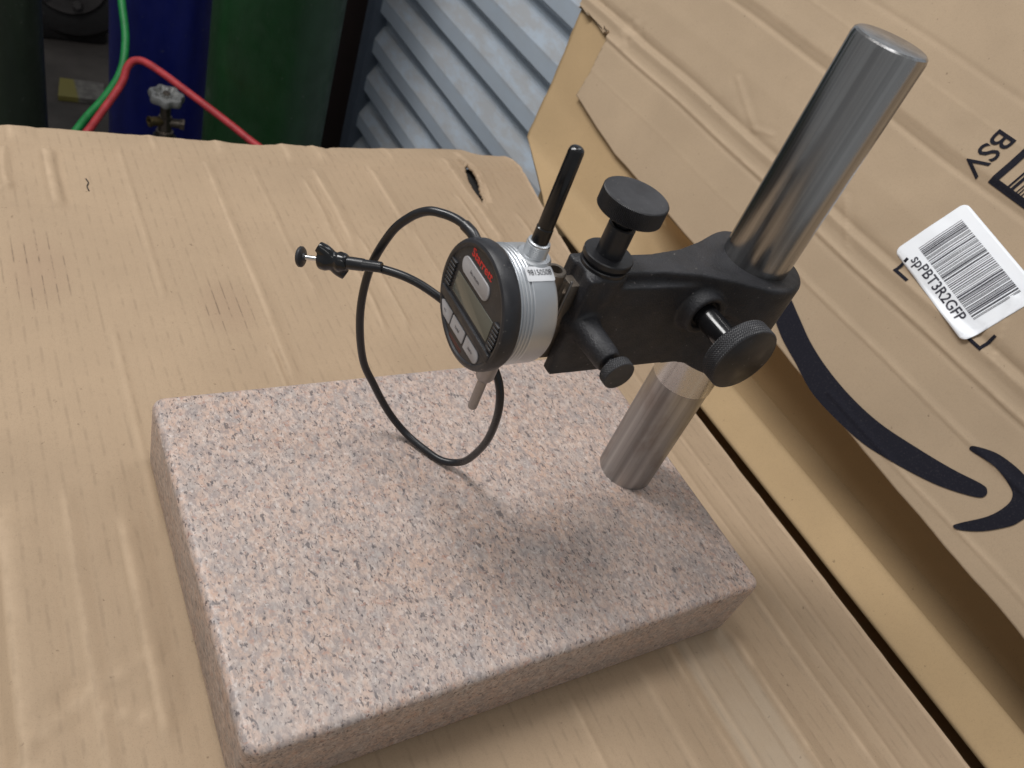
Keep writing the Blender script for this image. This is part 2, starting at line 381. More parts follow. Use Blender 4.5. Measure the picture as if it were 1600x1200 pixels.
mk('outlet', lathe((vx, vy, vz+12), (-1, -.35, .05), [(6, 0), (6, 9), (30, 9), (30, 10.5), (34, 10.5), (34, 6), (20, 5), (20, 0)], 24), M_BRASS, sc)
hw = [(0, 0), (0, 26), (3, 31), (10, 32), (16, 29), (17, 22), (11, 17), (11, 9), (15, 8), (15, 0)]
wheel = mk('handwheel', lathe((vx, vy, vz+54), (.02, -.1, 1), hw, 96, lambda h, i: (math.cos(2*math.pi*i/96*7)*2.6 if 1 else 0)), M_WHEEL, sc)
mk('stem_nut', lathe((vx, vy, vz+64), (.02, -.1, 1), [(0, 0), (0, 7), (8, 7), (9, 6), (9, 0)], 6), M_BRONZE, wheel, 20)
def hose_mat(name, c):
    m = mat(name, c, .5); n = N(m); n.color(n.mix(n.ramp(n.noise(n.co, 60, 3), [(.3, 0.0), (.7, 1.0)]), tuple(x*.75 for x in c), tuple(min(1, x*1.15) for x in c))); return m
o = mk('green_hose', tube([(178, 1560, 60), (180, 1545, -150), (176, 1514, -250), (172, 1464, -297), (171, 1414, -343), (159, 1377, -385), (132, 1357, -425), (90, 1339, -472), (58, 1318, -521), (30, 1300, -640), (20, 1290, -820), (40, 1280, -930), (140, 1240, FLOOR+8)], 6.8, 14), hose_mat('green_rubber', (.012, .23, .055)), None, 40, (178, 1560, FLOOR))
tag(o, 'green rubber gas hose hanging beside the red hose', 'hose')
o = mk('red_hose', tube([(120, 1180, FLOOR+8), (30, 1250, -900), (28, 1275, -700), (67, 1300, -520), (105, 1321, -464), (154, 1353, -402), (167, 1367, -374), (181, 1368, -360), (202, 1351, -358), (250, 1292, -370), (332, 1188, -395), (396, 1099, -425), (425, 1030, -560), (430, 1010, -800), (400, 1000, FLOOR+8)], 6.6, 14), hose_mat('red_rubber', (.46, .04, .048)), None, 40, (120, 1180, FLOOR))
tag(o, 'red rubber gas hose arched in front of the blue cylinder', 'hose')
M_WOOD = mat('painted_scrap', (.16, .14, .10), .6); _n = N(M_WOOD)
xs = _n.sep()
_n.color(_n.mix(_n.ramp(_n.math('MULTIPLY', xs[0], 6), [(.29, 0.0), (.33, 1.0)]), (.17, .145, .035), _n.mix(_n.ramp(_n.noise(_n.co, 60, 4), [(.4, 0.0), (.6, 1.0)]), (.09, .082, .075), (.15, .14, .125))))
o = mk('scrap_board', prism([(0, 0), (118, -10), (130, 96), (16, 108)], 0, 14), M_WOOD, None, None)
o.location = (.139, 2.302, (FLOOR)*S+.002); tag(o, 'scrap of grey board with a yellow painted end on the floor', 'board')
M_MACH = painted('oily_iron', (.010, .009, .009), .5, 60, .5); M_MACH2 = mat('worn_iron', (.045, .04, .04), .5, .5); _n = N(M_MACH2); _n.color(_n.mix(_n.noise(_n.co, 30, 4), (.02, .018, .018), (.07, .062, .06)))
mc = thing('machine_hub', (250, 2760, FLOOR), 'dark oily wheel hub with bolts standing beside the blue cylinder', 'machine part')
hubc, hd = Vector((215, 2700, FLOOR+205)), Vector((-.25, -1, .35)).normalized()
mk('drum', lathe(hubc, -hd, [(0, 0), (0, 120), (20, 175), (45, 185), (140, 185), (170, 160), (170, 0)], 64), M_MACH, mc)
mk('flange', lathe(hubc, hd, [(-2, 0), (-2, 118), (18, 112), (20, 62), (48, 56), (52, 30), (50, 0)], 64), M_MACH2, mc)
e1, e2, _ = frame(hd)
for i in range(6):
    a = math.radians(60*i+20); p = hubc+(e1*math.cos(a)+e2*math.sin(a))*88
    mk('bolt', lathe(p, hd, [(10, 0), (10, 15), (40, 15), (43, 11), (43, 0)], 6), M_MACH2, mc, 20)
mk('foot', box((110, 2680, FLOOR), (320, 2860, FLOOR+90), 12), M_MACH, mc)

# --- bench under the cardboard
M_BENCH = mat('bench_steel', (.03, .03, .032), .6); _n = N(M_BENCH); _n.color(_n.mix(_n.noise(_n.co, 15, 4), (.02, .02, .021), (.04, .038, .037)))
bench = thing('workbench', (0, 200, FLOOR), 'dark workbench carrying the flat cardboard sheet', 'bench')
mk('bench_top', box((-620, -420, -100), (412, 560, -59), 2), M_BENCH, bench)
for x, y in ((-570, -370), (362, -370), (-570, 510), (362, 510)): mk('leg', box((x-25, y-25, FLOOR), (x+25, y+25, -100)), M_BENCH, bench)

# ================================================================== flat cardboard sheet
SZ = -52
BACK = [(-620, 588), (-54, 590), (-26, 592), (70, 589), (150, 581), (201, 588), (219, 582), (242, 589), (300, 594), (375, 602), (392, 600), (398, 590), (406, 585), (440, 583)]
RIGHT = [(-420, 420), (-20, 420), (170, 422), (330, 417), (400, 421), (480, 433), (556, 446), (575, 444), (584, 438)]
# (x, y0, y1, height, width, skew) creases that run along the flutes
CRE = [(-27, 462, 556, 1.7, 5, 1), (-16, 462, 556, -1.2, 4, 0), (-55, 480, 556, 1.3, 5, 0), (-83, -420, 190, 2.2, 7, 1), (-95, -420, 590, -1.6, 8, 0), (98, 255, 545, 1.1, 3.2, 1), (90, 120, 300, .9, 3.2, 0), (197, 405, 538, 1.5, 4, 1), (184, 300, 520, 1.0, 4, 0),
       (206, 300, 430, 1.1, 3, 0), (256, 430, 548, 1.1, 4, 1), (262, 300, 440, .7, 4, 0), (349, 410, 575, 1.6, 5, 1), (336, 400, 500, 1.2, 3.5, 0), (-27, 30, 172, 1.3, 4, 1), (-52, -10, 200, .9, 5, 0), (-8, 150, 330, .7, 4, 0), (30, 350, 560, .6, 4, 0), (140, 340, 540, .6, 4, 0),
       (258, -420, 10, 1.9, 4, 1), (272, -420, 12, 1.0, 5, 0), (311, -420, -2, 1.7, 4, 1), (300, -420, -4, -1.0, 4, 0), (350, -420, 40, 1.2, 3, 1), (368, -420, 180, .8, 4, 0), (388, -420, 400, .7, 5, 0), (232, -420, 0, .9, 5, 1), (180, -420, -4, .9, 4, 0),
       (115, 555, 600, 1.6, 5, 1), (178, 545, 600, 1.7, 5, 1), (212, 548, 600, 1.8, 6, 1), (226, 550, 600, -1.3, 4, 0), (60, 552, 600, 1.0, 5, 0), (-50, 560, 600, 1.4, 6, 1), (-30, 560, 600, -1, 4, 0), (290, 556, 600, 1, 5, 0), (392, 300, 470, 1.0, 5, 0)]
def seg_d(p, a, b):
    ax, ay = a; bx, by = b; t = max(0, min(1, ((p[0]-ax)*(bx-ax)+(p[1]-ay)*(by-ay))/((bx-ax)**2+(by-ay)**2)))
    return math.hypot(p[0]-ax-(bx-ax)*t, p[1]-ay-(by-ay)*t)
def crease_d(x, y, cx):
    wob = 2.2*math.sin(y*.021+1)+1.2*math.sin(y*.057)
    return x-cx-wob*(.5+.5*math.sin(cx))
DIAG = (((-80, 51), (-56, 69)), ((-56, 69), (-22, 82)), ((-60, 66), (-24, 44)), ((-110, 20), (-80, 51)), ((-54, 497), (-84, 470)))
def sheet_wear_highlight(x, y):
    w_ = 0
    for cx, y0, y1, h, wd, sk in CRE:
        d = crease_d(x, y, cx)
        if h < 0 or abs(d) > 20: continue
        f = max(0, min(1, (y-y0)/14))*max(0, min(1, (y1-y)/14))
        w_ = max(w_, f*min(1, h*.8)*(max(0, 1+d/2.4) if d < 0 else max(0, 1-d/(wd*1.3 if sk else 2.6))))
    for a, b in DIAG: w_ = max(w_, .8*max(0, 1-seg_d((x, y), a, b)/2.2))
    dx = x-lerp_tab([(480, 361), (545, 374), (562, 371)], y)
    if 484 < y < 590 and 3 < dx < 11: w_ = max(w_, .9)
    if lerp_tab(RIGHT, y)-x < 3.2: w_ = max(w_, .8)  # cut edge lightened as if catching light
    return w_
def set_attr(o, vals):
    a = o.data.attributes.new('wear_highlight', 'FLOAT', 'POINT'); a.data.foreach_set('value', vals)
def sheet_z(x, y):
    z = SZ
    wob = 2.2*math.sin(y*.021+1)+1.2*math.sin(y*.057)
    for cx, y0, y1, h, wd, sk in CRE:
        d = x-cx-wob*(.5+.5*math.sin(cx))
        if abs(d) > 26: continue
        f = max(0, min(1, (y-y0)/14+.0))*max(0, min(1, (y1-y)/14))
        if f <= 0: continue
        h *= (1.1 if y0 > 540 else 2.2); wd *= .9
        if sk: z += f*h*(max(0, 1+d/(wd*1.2)) if d < 0 else max(0, 1-d/(wd*3.6)))
        else: z += f*h*max(0, 1-abs(d)/(wd*1.5))
    sc1 = lerp_tab([(-620, 558), (-57, 555), (68, 546), (245, 539), (420, 548)], x); d = y-sc1
    z += -1.7*math.exp(-(d/2.6)**2)
    if d > 0: z -= d*d*.0026
    sc2 = lerp_tab([(-620, 470), (-63, 467), (96, 454), (212, 446), (300, 440), (420, 430)], x); z += -1.0*math.exp(-((y-sc2)/2.6)**2)
    for a, b in (((-80, 51), (-56, 69)), ((-56, 69), (-22, 82)), ((-60, 66), (-24, 44)), ((-110, 20), (-80, 51)), ((-54, 497), (-84, 470))):
        d = seg_d((x, y), a, b); z += 1.0*math.exp(-(d/2.6)**2)-.7*math.exp(-((d-6)/4)**2)
    z += fbm((x*.008, y*.006, 3.1), 2)*.9+fbm((x*.05, y*.03, 9), 2)*.06
    dx = x-lerp_tab([(480, 361), (545, 374), (562, 371)], y)          # lifted lip right of the tear
    if 470 < y < 575 and 0 < dx < 26: z += 8*math.exp(-dx/11)*math.exp(-((y-525)/34)**2)
    if 470 < y < 575 and -22 < dx <= 0: z -= 3.0*math.exp(dx/8)*math.exp(-((y-525)/36)**2)
    e = lerp_tab(RIGHT, y)-x                                           # soft rolled right edge
    if e < 10: z += .9*math.exp(-(e/4)**2)
    return z
def in_tear(x, y):
    if not 484 < y < 556: return False
    t = (y-484)/72; c = 361+13.5*t; return abs(x-c) < .5+5.2*math.sin(math.pi*t)**1.2*(.5+.5*t)
xs_ = []; x = -620.0
while x < 447: xs_.append(x); x += (1.7 if x > -130 else 6)
ys_ = []; y = -420.0
while y < 604: ys_.append(y); y += (9 if y < -110 else (3.0 if y > 440 else 5))
V, F = [], []
for yy in ys_:
    r = lerp_tab(RIGHT, yy)+fbm((yy*.05, 2, 2), 3)*.7
    for xx in xs_:
        bx = min(xx, r); b = lerp_tab(BACK, bx)+fbm((bx*.06, 4, 1), 4)*1.0; by = min(yy, b)
        V.append((bx, by, sheet_z(bx, by)))
nx = len(xs_)
for j in range(len(ys_)-1):
    for i in range(nx-1):
        q = (j*nx+i, j*nx+i+1, (j+1)*nx+i+1, (j+1)*nx+i)
        a, c = V[q[0]], V[q[2]]
        if abs(c[0]-a[0]) < .3 or abs(c[1]-a[1]) < .3: continue
        if in_tear((a[0]+c[0])/2, (a[1]+c[1])/2): continue
        F.append(q)
used = sorted({i for f in F for i in f}); rm = {i: k for k, i in enumerate(used)}
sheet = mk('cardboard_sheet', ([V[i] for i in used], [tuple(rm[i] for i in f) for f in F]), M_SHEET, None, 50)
sheet.data.flip_normals() if sheet.data.polygons[0].normal.z < 0 else None
sm = sheet.modifiers.new('thickness', 'SOLIDIFY'); sm.thickness = .004; sm.offset = -1
set_attr(sheet, [sheet_wear_highlight(v.co.x/S, v.co.y/S) for v in sheet.data.vertices])
tag(sheet, 'creased flat brown cardboard sheet lying under the granite base', 'cardboard')
M_HAIR = mat('dark_fibre', (.03, .025, .02), .6); _n = N(M_HAIR); _n.color(_n.mix(_n.noise(_n.co, 500, 2), (.02, .017, .014), (.045, .036, .028)))
fib = []
for px, py in ((134, 278), (138, 284), (136, 290), (139, 297)):
    p = on_z(px, py, SZ+1.2); fib.append((p.x, p.y, sheet_z(p.x, p.y)+.6))
o = mk('loose_fibre', tube(fib, .45, 6), M_HAIR, None, 40, fib[0]); tag(o, 'short curly black fibre lying on the cardboard sheet', 'fibre')

# ================================================================== leaning cardboard box
lean = thing('leaning_cardboard_box', (470, 100, FLOOR), 'brown shipping box leaning on the wall with printed arrow and white barcode label', 'box')
HEADP = [(445, -62), (446, -60), (450, -58.2), (456, -56.8), (463, -54.6), (470, -52.8), (475, -51), (479, -49.8)]
SHALLOW = [(484, -46.5), (488, -40), (493, -31), (498, -21), (502, -14), (505, -8), (508, -3), (512, 4)]
DEEP = [(482.5, -51), (484, -61), (487, -73), (500, -82), (530, -85), (556, -78), (557, -35), (512, 4)]
TAIL = [(512+i*10*SL, 4+i*10*CL) for i in range(1, 43)]
def strip_end(x, z):
    if x < 482 and z < -45: return lerp_tab([(445, 490), (463, 545), (479, 596)], x)
    return lerp_tab([(-50, 606), (-45, 617), (92, 690), (420, 705)], z)
V, F = [], []; ny = 170; nprof = len(HEADP)+len(SHALLOW)+len(TAIL)
for i in range(nprof):
    for j in range(ny+1):
        if i < len(HEADP): x, z = HEADP[i]; ye = strip_end(x, z)
        elif i < len(HEADP)+len(SHALLOW): x, z = SHALLOW[i-len(HEADP)]; ye = strip_end(490, z)
        else: x, z = TAIL[i-len(HEADP)-len(SHALLOW)]; ye = strip_end(x, z)
        y = ye-(ye+330)*j/ny
        if len(HEADP) <= i < len(HEADP)+len(SHALLOW):
            t = max(0, min(1, (470-y)/210)); t = t*t*(3-2*t); dx, dz = DEEP[i-len(HEADP)]
            x += (dx-x)*t; z += (dz-z)*t
        dn = fbm((x*.010, y*.005, z*.010), 3)*1.3+fbm((x*.05, y*.01, z*.05+5), 2)*.3
        V.append((x-dn*.4, y+fbm((z*.06, 1, 1), 3)*2*(j == 0), z+dn*.6))
for i in range(nprof-1):
    for j in range(ny): F.append((i*(ny+1)+j, i*(ny+1)+j+1, (i+1)*(ny+1)+j+1, (i+1)*(ny+1)+j))
bp = mk('back_panel', (V, F), M_FLAP, lean, 60)
mk('lower_panel', box((520, -330, FLOOR), (524, 600, -90)), M_FLAP, lean)
mk('slot_liner', box((414, -330, -96), (519, 480, -92)), M_FLAP, lean)  # added cardboard layer under the slot, bounces brown light into it
sm = bp.modifiers.new('thickness', 'SOLIDIFY'); sm.thickness = .004; sm.offset = 0
# front flap with its printed face: u along (= -y), s up the slope
EDGE = [(-700, 30), (-590, 24.6), (-487, 12.1), (-383, 10.3), (-192, 2.1), (-77, -4), (69, -8.2), (94, -9.5), (330, -20)]
ULEFT = [(-30, -560), (24, -590), (59, -600), (96, -615), (99, -686), (560, -740)]
FCR = (((-430, 146), (-372, 121)), ((-372, 121), (-352, 128)), ((-250, 128), (-215, 100)), ((-90, 150), (-64, 108)), ((-20, 118), (-4, 92)))
def fold_n(u, s):
    """how far the flap stands proud of its plane (towards the room)"""
    wv = 1.0*math.sin(u*.011)+.5*math.sin(u*.037)
    d = 0
    def step(s0, h, wd): return h/(1+math.exp(max(-30, min(30, -(s-s0-wv)/wd))))
    def ridge(s0, h, wd): return h*math.exp(-((s-s0-wv)/wd)**2)
    k = .55+.45*math.sin(u*.009+1)
    def vee(s0, h, wl, wr):
        q = s-s0-wv
        return h*max(0, 1+q/wl) if q < 0 else h*max(0, 1-q/wr)
    d += vee(197, -2.4, 4, 9)+vee(208, .9, 4, 14)+step(197, 1.0, 1.2)
    d += vee(116.5, -2.6*(.4+.6*k), 3, 8)+vee(110, 1.7, 7, 3.5)+step(117, 1.2, 1.0)
    d += vee(93, 1.4, 2.2, 5)+vee(89.5, -.8, 3, 1.5)
    d += vee(57, 1.0, 2, 5)*(1 if u > -240 else .25)
    d += vee(7, .8, 2, 4)*(1 if u > -130 else 0)
    d += vee(152, .4, 12, 12)+vee(236, 1.0, 3, 8)*k+vee(262, -.8, 4, 4)
    d += fbm((u*.005, s*.010, 2), 2)*1.1+fbm((u*.03, s*.05, 7), 3)*.12
    for a, b in FCR:
        q = seg_d((u, s), a, b)
        if q < 16: d += .45*math.exp(-(q/2.0)**2)-.3*math.exp(-((q-5)/3)**2)
    q = math.hypot((u+590)/20, (s-112)/20)
    d += 1.6*math.exp(-q*q)*fbm((u*.12, s*.12, 1), 3)
    return d
def panel_pt(u, s, off=0):
    n_ = fold_n(u, s)+off
    return (500+s*SL-CL*n_, -u, s*CL+SL*n_)
us = []; u = -724.0
while u < 330: us.append(u); u += (3.2 if u < 110 else 8)
NS = 270
V, F, CLAMP = [], [], []
for u in us:
    e = lerp_tab(EDGE, u)+fbm((u*.02, 3, 3), 3)*.9
    for j in range(NS+1):
        t = j/NS; s = e+(440-e)*t
        ul = lerp_tab(ULEFT, s)+fbm((s*.05, 5, 5), 3)*2
        CLAMP.append(u <= ul); V.append(panel_pt(max(u, ul), s))
def suv(p): return -p[1], (p[0]-500)*SL+p[2]*CL
for i in range(len(us)-1):
    for j in range(NS):
        q = (i*(NS+1)+j, (i+1)*(NS+1)+j, (i+1)*(NS+1)+j+1, i*(NS+1)+j+1)
        if CLAMP[q[1]] and CLAMP[q[2]]: continue
        F.append(q)
used = sorted({i for f in F for i in f}); rm = {i: k for k, i in enumerate(used)}
ff = mk('front_flap', ([V[i] for i in used], [tuple(rm[i] for i in f) for f in F]), M_PANEL, lean, 60)
if ff.data.polygons[1000].normal.x > 0: ff.data.flip_normals()
def flap_wear_highlight(u, s):
    wv = 1.0*math.sin(u*.011)+.5*math.sin(u*.037); q = s-wv; m_ = 0
    for s0, a, b, k in ((93, 1.8, 3.2, 1.0), (110, 2, 2, .55), (57, 1.6, 2.6, .7 if u > -240 else .2), (7, 1.6, 3, .9 if u > -130 else 0), (205, 2, 5, .5), (236, 2, 3, .5), (123, 3, 3, .35)):
        d = q-s0; m_ = max(m_, k*(max(0, 1+d/a) if d < 0 else max(0, 1-d/b)))
    for a, b in FCR: m_ = max(m_, .6*max(0, 1-seg_d((u, s), a, b)/1.8))
    g_ = math.hypot((u+590)/14, (s-108)/14)
    return max(m_, .7*math.exp(-g_*g_))
set_attr(ff, [flap_wear_highlight(*suv(Vector((v.co.x/S+470, v.co.y/S+100, v.co.z/S+FLOOR)))) for v in ff.data.vertices])
sm = ff.modifiers.new('thickness', 'SOLIDIFY'); sm.thickness = .0035; sm.offset = -1
def on_flap(name, g2, mt, off, parent=lean, fine=4, smooth=60):
    g = refine(g2, fine); return mk(name, map2d(g, lambda u, s: panel_pt(u, s, off)), mt, parent, smooth)
def px_poly(P):
    return flat([on_panel(*p) for p in P])
def sm_poly(P, k=5):                                   # rounded outline through the points
    Q = [Vector((*on_panel(*p), 0)) for p in P]; out = []; n = len(Q)
    for i in range(n):
        p0, p1, p2, p3 = Q[i-1], Q[i], Q[(i+1) % n], Q[(i+2) % n]
        for j in range(k):
            t = j/k; v = 0.5*((2*p1)+(p2-p0)*t+(2*p0-5*p1+4*p2-p3)*t*t+(3*p1-p0-3*p2+p3)*t**3); out.append((v.x, v.y))
    return flat(out)
z1 = lambda a, b: (1000+a*.375, 500+b*.375)
swoosh = [z1(*p) for p in [(555, -40), (590, 70), (650, 180), (730, 320), (900, 490), (1050, 590), (1200, 670), (1300, 710), (1400, 738), (1436, 735), (1447, 712), (1425, 684), (1300, 620), (1150, 530), (1000, 430), (880, 320), (780, 200), (710, 90), (660, -20), (620, -100), (570, -110)]]
o = on_flap('printed_arrow', sm_poly(swoosh), M_INK, .75, fine=2.6); o['label'] = 'dark navy printed curved arrow band'
head = [z1(*p) for p in [(1372, 535), (1395, 526), (1480, 552), (1550, 598), (1610, 655), (1680, 745), (1640, 800), (1590, 835), (1540, 860), (1430, 880), (1335, 876), (1306, 860), (1330, 847), (1450, 818), (1525, 775), (1552, 735), (1540, 690), (1480, 612), (1390, 552)]]
on_flap('printed_arrow', sm_poly(head, 4), M_INK, .75, fine=2.6)['label'] = 'dark navy printed arrow head'
# BSV and the printed barcode frame
g = text2d('BSV', 26, .25)
cu, cs = [(a+b)/2 for a, b in zip(on_panel(1558, 219), on_panel(1530, 261))]
on_flap('printed_letters', map2d(g, lambda a, b: (cu+b*.92, cs-a*.92)), M_INK, .6, fine=6)
fu, fs = on_panel(1544, 286)
def rect(u0, s0, u1, s1): return flat([(u0, s0), (u1, s0), (u1, s1), (u0, s1)])
FW, FH, T = 120, 70, 5.6
on_flap('printed_frame', join(*[([(a, b) for a, b in r[0]], r[1]) for r in (rect(fu, fs, fu+FW, fs+T), rect(fu, fs+T, fu+T, fs+FH), rect(fu+FW-T, fs+T, fu+FW, fs+FH), rect(fu+T, fs+FH-T, fu+FW-T, fs+FH))]), M_INK, .6)
bars = []; u = fu+T+8.5; k = 0
while u < fu+FW-T-8:
    wd = random.choice((.9, .9, 1.6, 2.4)); bars.append(rect(u, fs+T, u+wd, fs+FH-T-4)); u += wd+random.choice((1.3, 1.6, 2.6))
on_flap('printed_barcode', join(*bars), M_INK, .6, fine=8)
def lshape(c, a, b, t=2.6):
    """corner mark: vertical leg of length a, horizontal leg of length b (sign = side)"""
    u, s = c; return join(rect(u, s, u+(t if b > 0 else -t), s+a), rect(u+(t if b > 0 else -t), s, u+b, s+t))
on_flap('corner_mark', lshape(on_panel(1396, 423), 14, 15), M_INK, .6); on_flap('corner_mark', lshape(on_panel(1531.5, 549), 15, -15), M_INK, .6)
# white label, slightly lifted at one corner
BL, TLc, BR = [Vector(on_panel(*p)) for p in ((1398, 393), (1510, 317), (1506, 537))]
ax = ((BR-BL).normalized()+Vector((0, 0))).normalized(); ay = Vector((-ax.y, ax.x)); LW, LH = (BR-BL).length, (TLc-BL).dot(ay)
def lab(a, b, off=.35):
    p = BL+ax*a+ay*b
    c = max(0, (a-LW*.62)/(LW*.38))*max(0, 1-b/(LH*.30))
    flatn = .5*fold_n(p.x, p.y)+.5*1.2
    return panel_pt(p.x, p.y, max(off+.1, flatn-fold_n(p.x, p.y)+off)+c*3.2)
g = refine(flat(rrect(0, 0, LW, LH, 5.5)), 3.5)
slab = mk('shipping_label', map2d(g, lambda a, b: lab(a, b, .4)), M_LABEL, lean, 60); slab['label'] = 'white barcode label with rounded corners'
sm = slab.modifiers.new('thickness', 'SOLIDIFY'); sm.thickness = .00015; sm.offset = -1
tb = [Vector(on_panel(1200+a/4, 300+b/4)) for a, b in ((960, 340), (1235, 175), (1575, 645), (1270, 815))]
lc = [((p-BL).dot(ax), (p-BL).dot(ay)) for p in tb]
a0, a1 = (lc[0][0]+lc[1][0])/2, (lc[2][0]+lc[3][0])/2; b0, b1 = (lc[0][1]+lc[3][1])/2, (lc[1][1]+lc[2][1])/2
bars = []; a = a0; random.seed(21)
while a < a1-.6:
    wd = random.choice((.42, .42, .8, .8, 1.3)); bars.append(rect(a, b0, min(a+wd, a1), b1)); a += wd+random.choice((.42, .5, .8, 1.15))
mk('barcode', map2d(refine(join(*bars), 6), lambda a, b: lab(a, b, .62)), M_INK2, slab, None)
t0, t1 = [Vector(on_panel(1200+a/4, 300+b/4)) for a, b in ((930, 425), (1203, 790))]
t0, t1 = [((p-BL).dot(ax), (p-BL).dot(ay)) for p in (t0, t1)]
g = text2d('spPBT3R2GFP', 10, .14); wid = max(p[0] for p in g[0])-min(p[0] for p in g[0]); k = (t1[0]-t0[0]+4)/wid
tcx, tcy = (t0[0]+t1[0])/2, (t0[1]+t1[1])/2
mk('lettering', map2d(refine(g, 4), lambda a, b: lab(tcx+a*k, tcy+b*k*1.05, .62)), M_INK2, slab, None)

# ================================================================== comparator stand
PX, PY = 268.0, 99.5
stand = thing('comparator_stand', (152, 102, SZ), 'comparator stand with pink granite base, steel post and black cast arm', 'stand')
def granite_block():
    bm = bmesh.new(); bmesh.ops.create_cube(bm, size=1)
    lo, hi = (-5, -3.5, SZ+2.2), (310, 208, 0)
    for v in bm.verts: v.co = Vector([lo[i]+(hi[i]-lo[i])*(v.co[i]+.5) for i in range(3)])
    vert = [e for e in bm.edges if abs(e.verts[0].co.z-e.verts[1].co.z) > 10]
    bmesh.ops.bevel(bm, geom=vert, offset=7, segments=5, profile=.5, affect='EDGES')
    top = [e for e in bm.edges if all(v.co.z > -1 for v in e.verts) and len(e.link_faces) == 2 and any(abs(f.normal.z) < .5 for f in e.link_faces)]
    bmesh.ops.bevel(bm, geom=top, offset=4.2, segments=6, profile=.5, affect='EDGES')
    bot = [e for e in bm.edges if all(v.co.z < SZ+3 for v in e.verts) and len(e.link_faces) == 2 and any(abs(f.normal.z) < .5 for f in e.link_faces)]
    bmesh.ops.bevel(bm, geom=bot, offset=3.0, segments=3, profile=.5, affect='EDGES')
    bm.verts.index_update(); g = ([v.co.copy() for v in bm.verts], [tuple(v.index for v in f.verts) for f in bm.faces]); bm.free(); return g
gb = mk('granite_base', granite_block(), M_GRAN, stand, 40)
for x, y in ((25, 25), (280, 25), (25, 180), (280, 180)): mk('rubber_foot', cyl((x, y, SZ+.2), (0, 0, 1), 11, 2.2, 24, .3), M_RUB, stand)
PR_ = 18.1
post = mk('post', lathe((PX, PY, -1), (0, 0, 1), [(0, 0), (0, PR_), (90, PR_), (200, PR_), (288.6, PR_), (290.8, PR_-.5), (291.6, PR_-1.6), (291.8, PR_-3), (291.8, 0)], 128), M_STEEL, stand, 25)
mk('collar', lathe((PX, PY, 84.5), (0, 0, 1), [(0, PR_-.2), (0, PR_+.12), (.5, PR_+.45), (24, PR_+.45), (25, PR_-.2)], 128), M_CHROME, post, 25)
# arm casting
HW = [(146, 11), (235, 12), (247, 15.5), (257, 21), (268, 27)]
RW = [(152, 8), (180, 7.2), (200, 7.6), (222, 11), (240, 17), (256, 24), (268, 26.5)]
def plan(tab, x0): pts = [(x0, lerp_tab(tab, x0))]+[p for p in tab if p[0] > x0]; return [(x, PY-h) for x, h in pts]+[(x, PY+h) for x, h in reversed(pts)]
arm_geo = join(
    lathe((PX, PY, 110), (0, 0, 1), [(0, 0), (0, 25.5), (1.5, 27), (60.5, 27), (62, 25.5), (62, 0)], 72),
    prism(plan(HW, 163), 112.5, 166), prism(plan(RW, 156), 150, 172),
    prism([(153, PY-11), (164, PY-11), (164, PY-5.4), (153, PY-4.2)], 112.5, 170.5), prism([(153, PY+4.2), (164, PY+5.4), (164, PY+11), (153, PY+11)], 112.5, 170.5),
    lathe((166, PY, 140), (0, 0, 1), [(0, 0), (0, 6), (14, 11), (20, 12.2), (31, 12.4), (32, 11.6), (32, 0)], 40),
    lathe((161, 96, 143), (0, -1, 0), [(0, 0), (0, 9.5), (7, 8.5), (13, 7.2), (29, 6.6), (32, 5.8), (32, 0)], 32),
    lathe((230, 95, 151.5), (0, -1, 0), [(0, 0), (0, 14.5), (8, 13.5), (12, 12.2), (14.5, 11.4), (14.5, 8.6), (11, 8.2), (11, 0)], 40))
arm = fused('arm', arm_geo, M_CAST, stand, .9, 5)
# dovetail slide in the arm's end
sl_ = mk('slide', join(box((149, PY-4.3, 118), (160, PY+4.3, 163), .6), box((143, PY-3.2, 122), (150, PY+3.2, 158), .6)), M_BRONZE, stand)
mk('slide_gib', box((147.2, PY-4.9, 120), (148.4, PY-3.9, 166), .2), M_PIN, stand)
def knurl(o, d, r, h0, h1, nt, depth, diamond=True, chamfer=.9, inner=0):
    """knurled disc from h0 to h1 along d"""
    n = nt*4; st = 30 if diamond else 3
    prof = [(h0, 0), (h0, r-chamfer)]+[(h0+chamfer*.6+(h1-h0-1.2*chamfer)*i/st, r) for i in range(st+1)]+[(h1, r-chamfer), (h1+.0, 0)]
    lo, hi = h0+chamfer*.5, h1-chamfer*.5
    def mod(h, i):
        if not lo < h < hi: return 0
        if diamond:
            a = i/n*nt; k = (h-h0)/(2*math.pi*r/nt)
            return -depth*(1-abs(math.sin(math.pi*(a+k)))*abs(math.sin(math.pi*(a-k))))
        return -depth*(.5+.5*math.cos(2*math.pi*i/4))
    return lathe(o, d, prof, n, mod)
# top adjusting knob
ad = mk('adjusting_knob', knurl((166, PY, 0), (0, 0, 1), 15.4, 200.5, 209.5, 118, .45, False, .7), M_KNOB, stand, 30)
mk('screw', lathe((166, PY, 170), (0, 0, 1), [(0, 0), (0, 3.4), (31, 3.4), (31, 0)], 32), M_BLACK, ad)
mk('sleeve', lathe((166, PY, 172), (0, 0, 1), [(5, 0), (5, 6.5), (21.5, 6.5), (22, 6.1), (22, 5.2), (8, 5.0), (8, 0)], 48), M_BLACK, ad, 35)
mk('flange', lathe((166, PY, 171), (0, 0, 1), [(0, 0), (0, 11.6), (2.2, 11.8), (2.6, 11.5), (2.8, 10.2), (4.2, 10.2), (4.4, 11.6), (4.7, 12.1), (7.0, 12.1), (7.5, 11.7), (7.5, 0)], 72), M_BLACK, ad, 30)
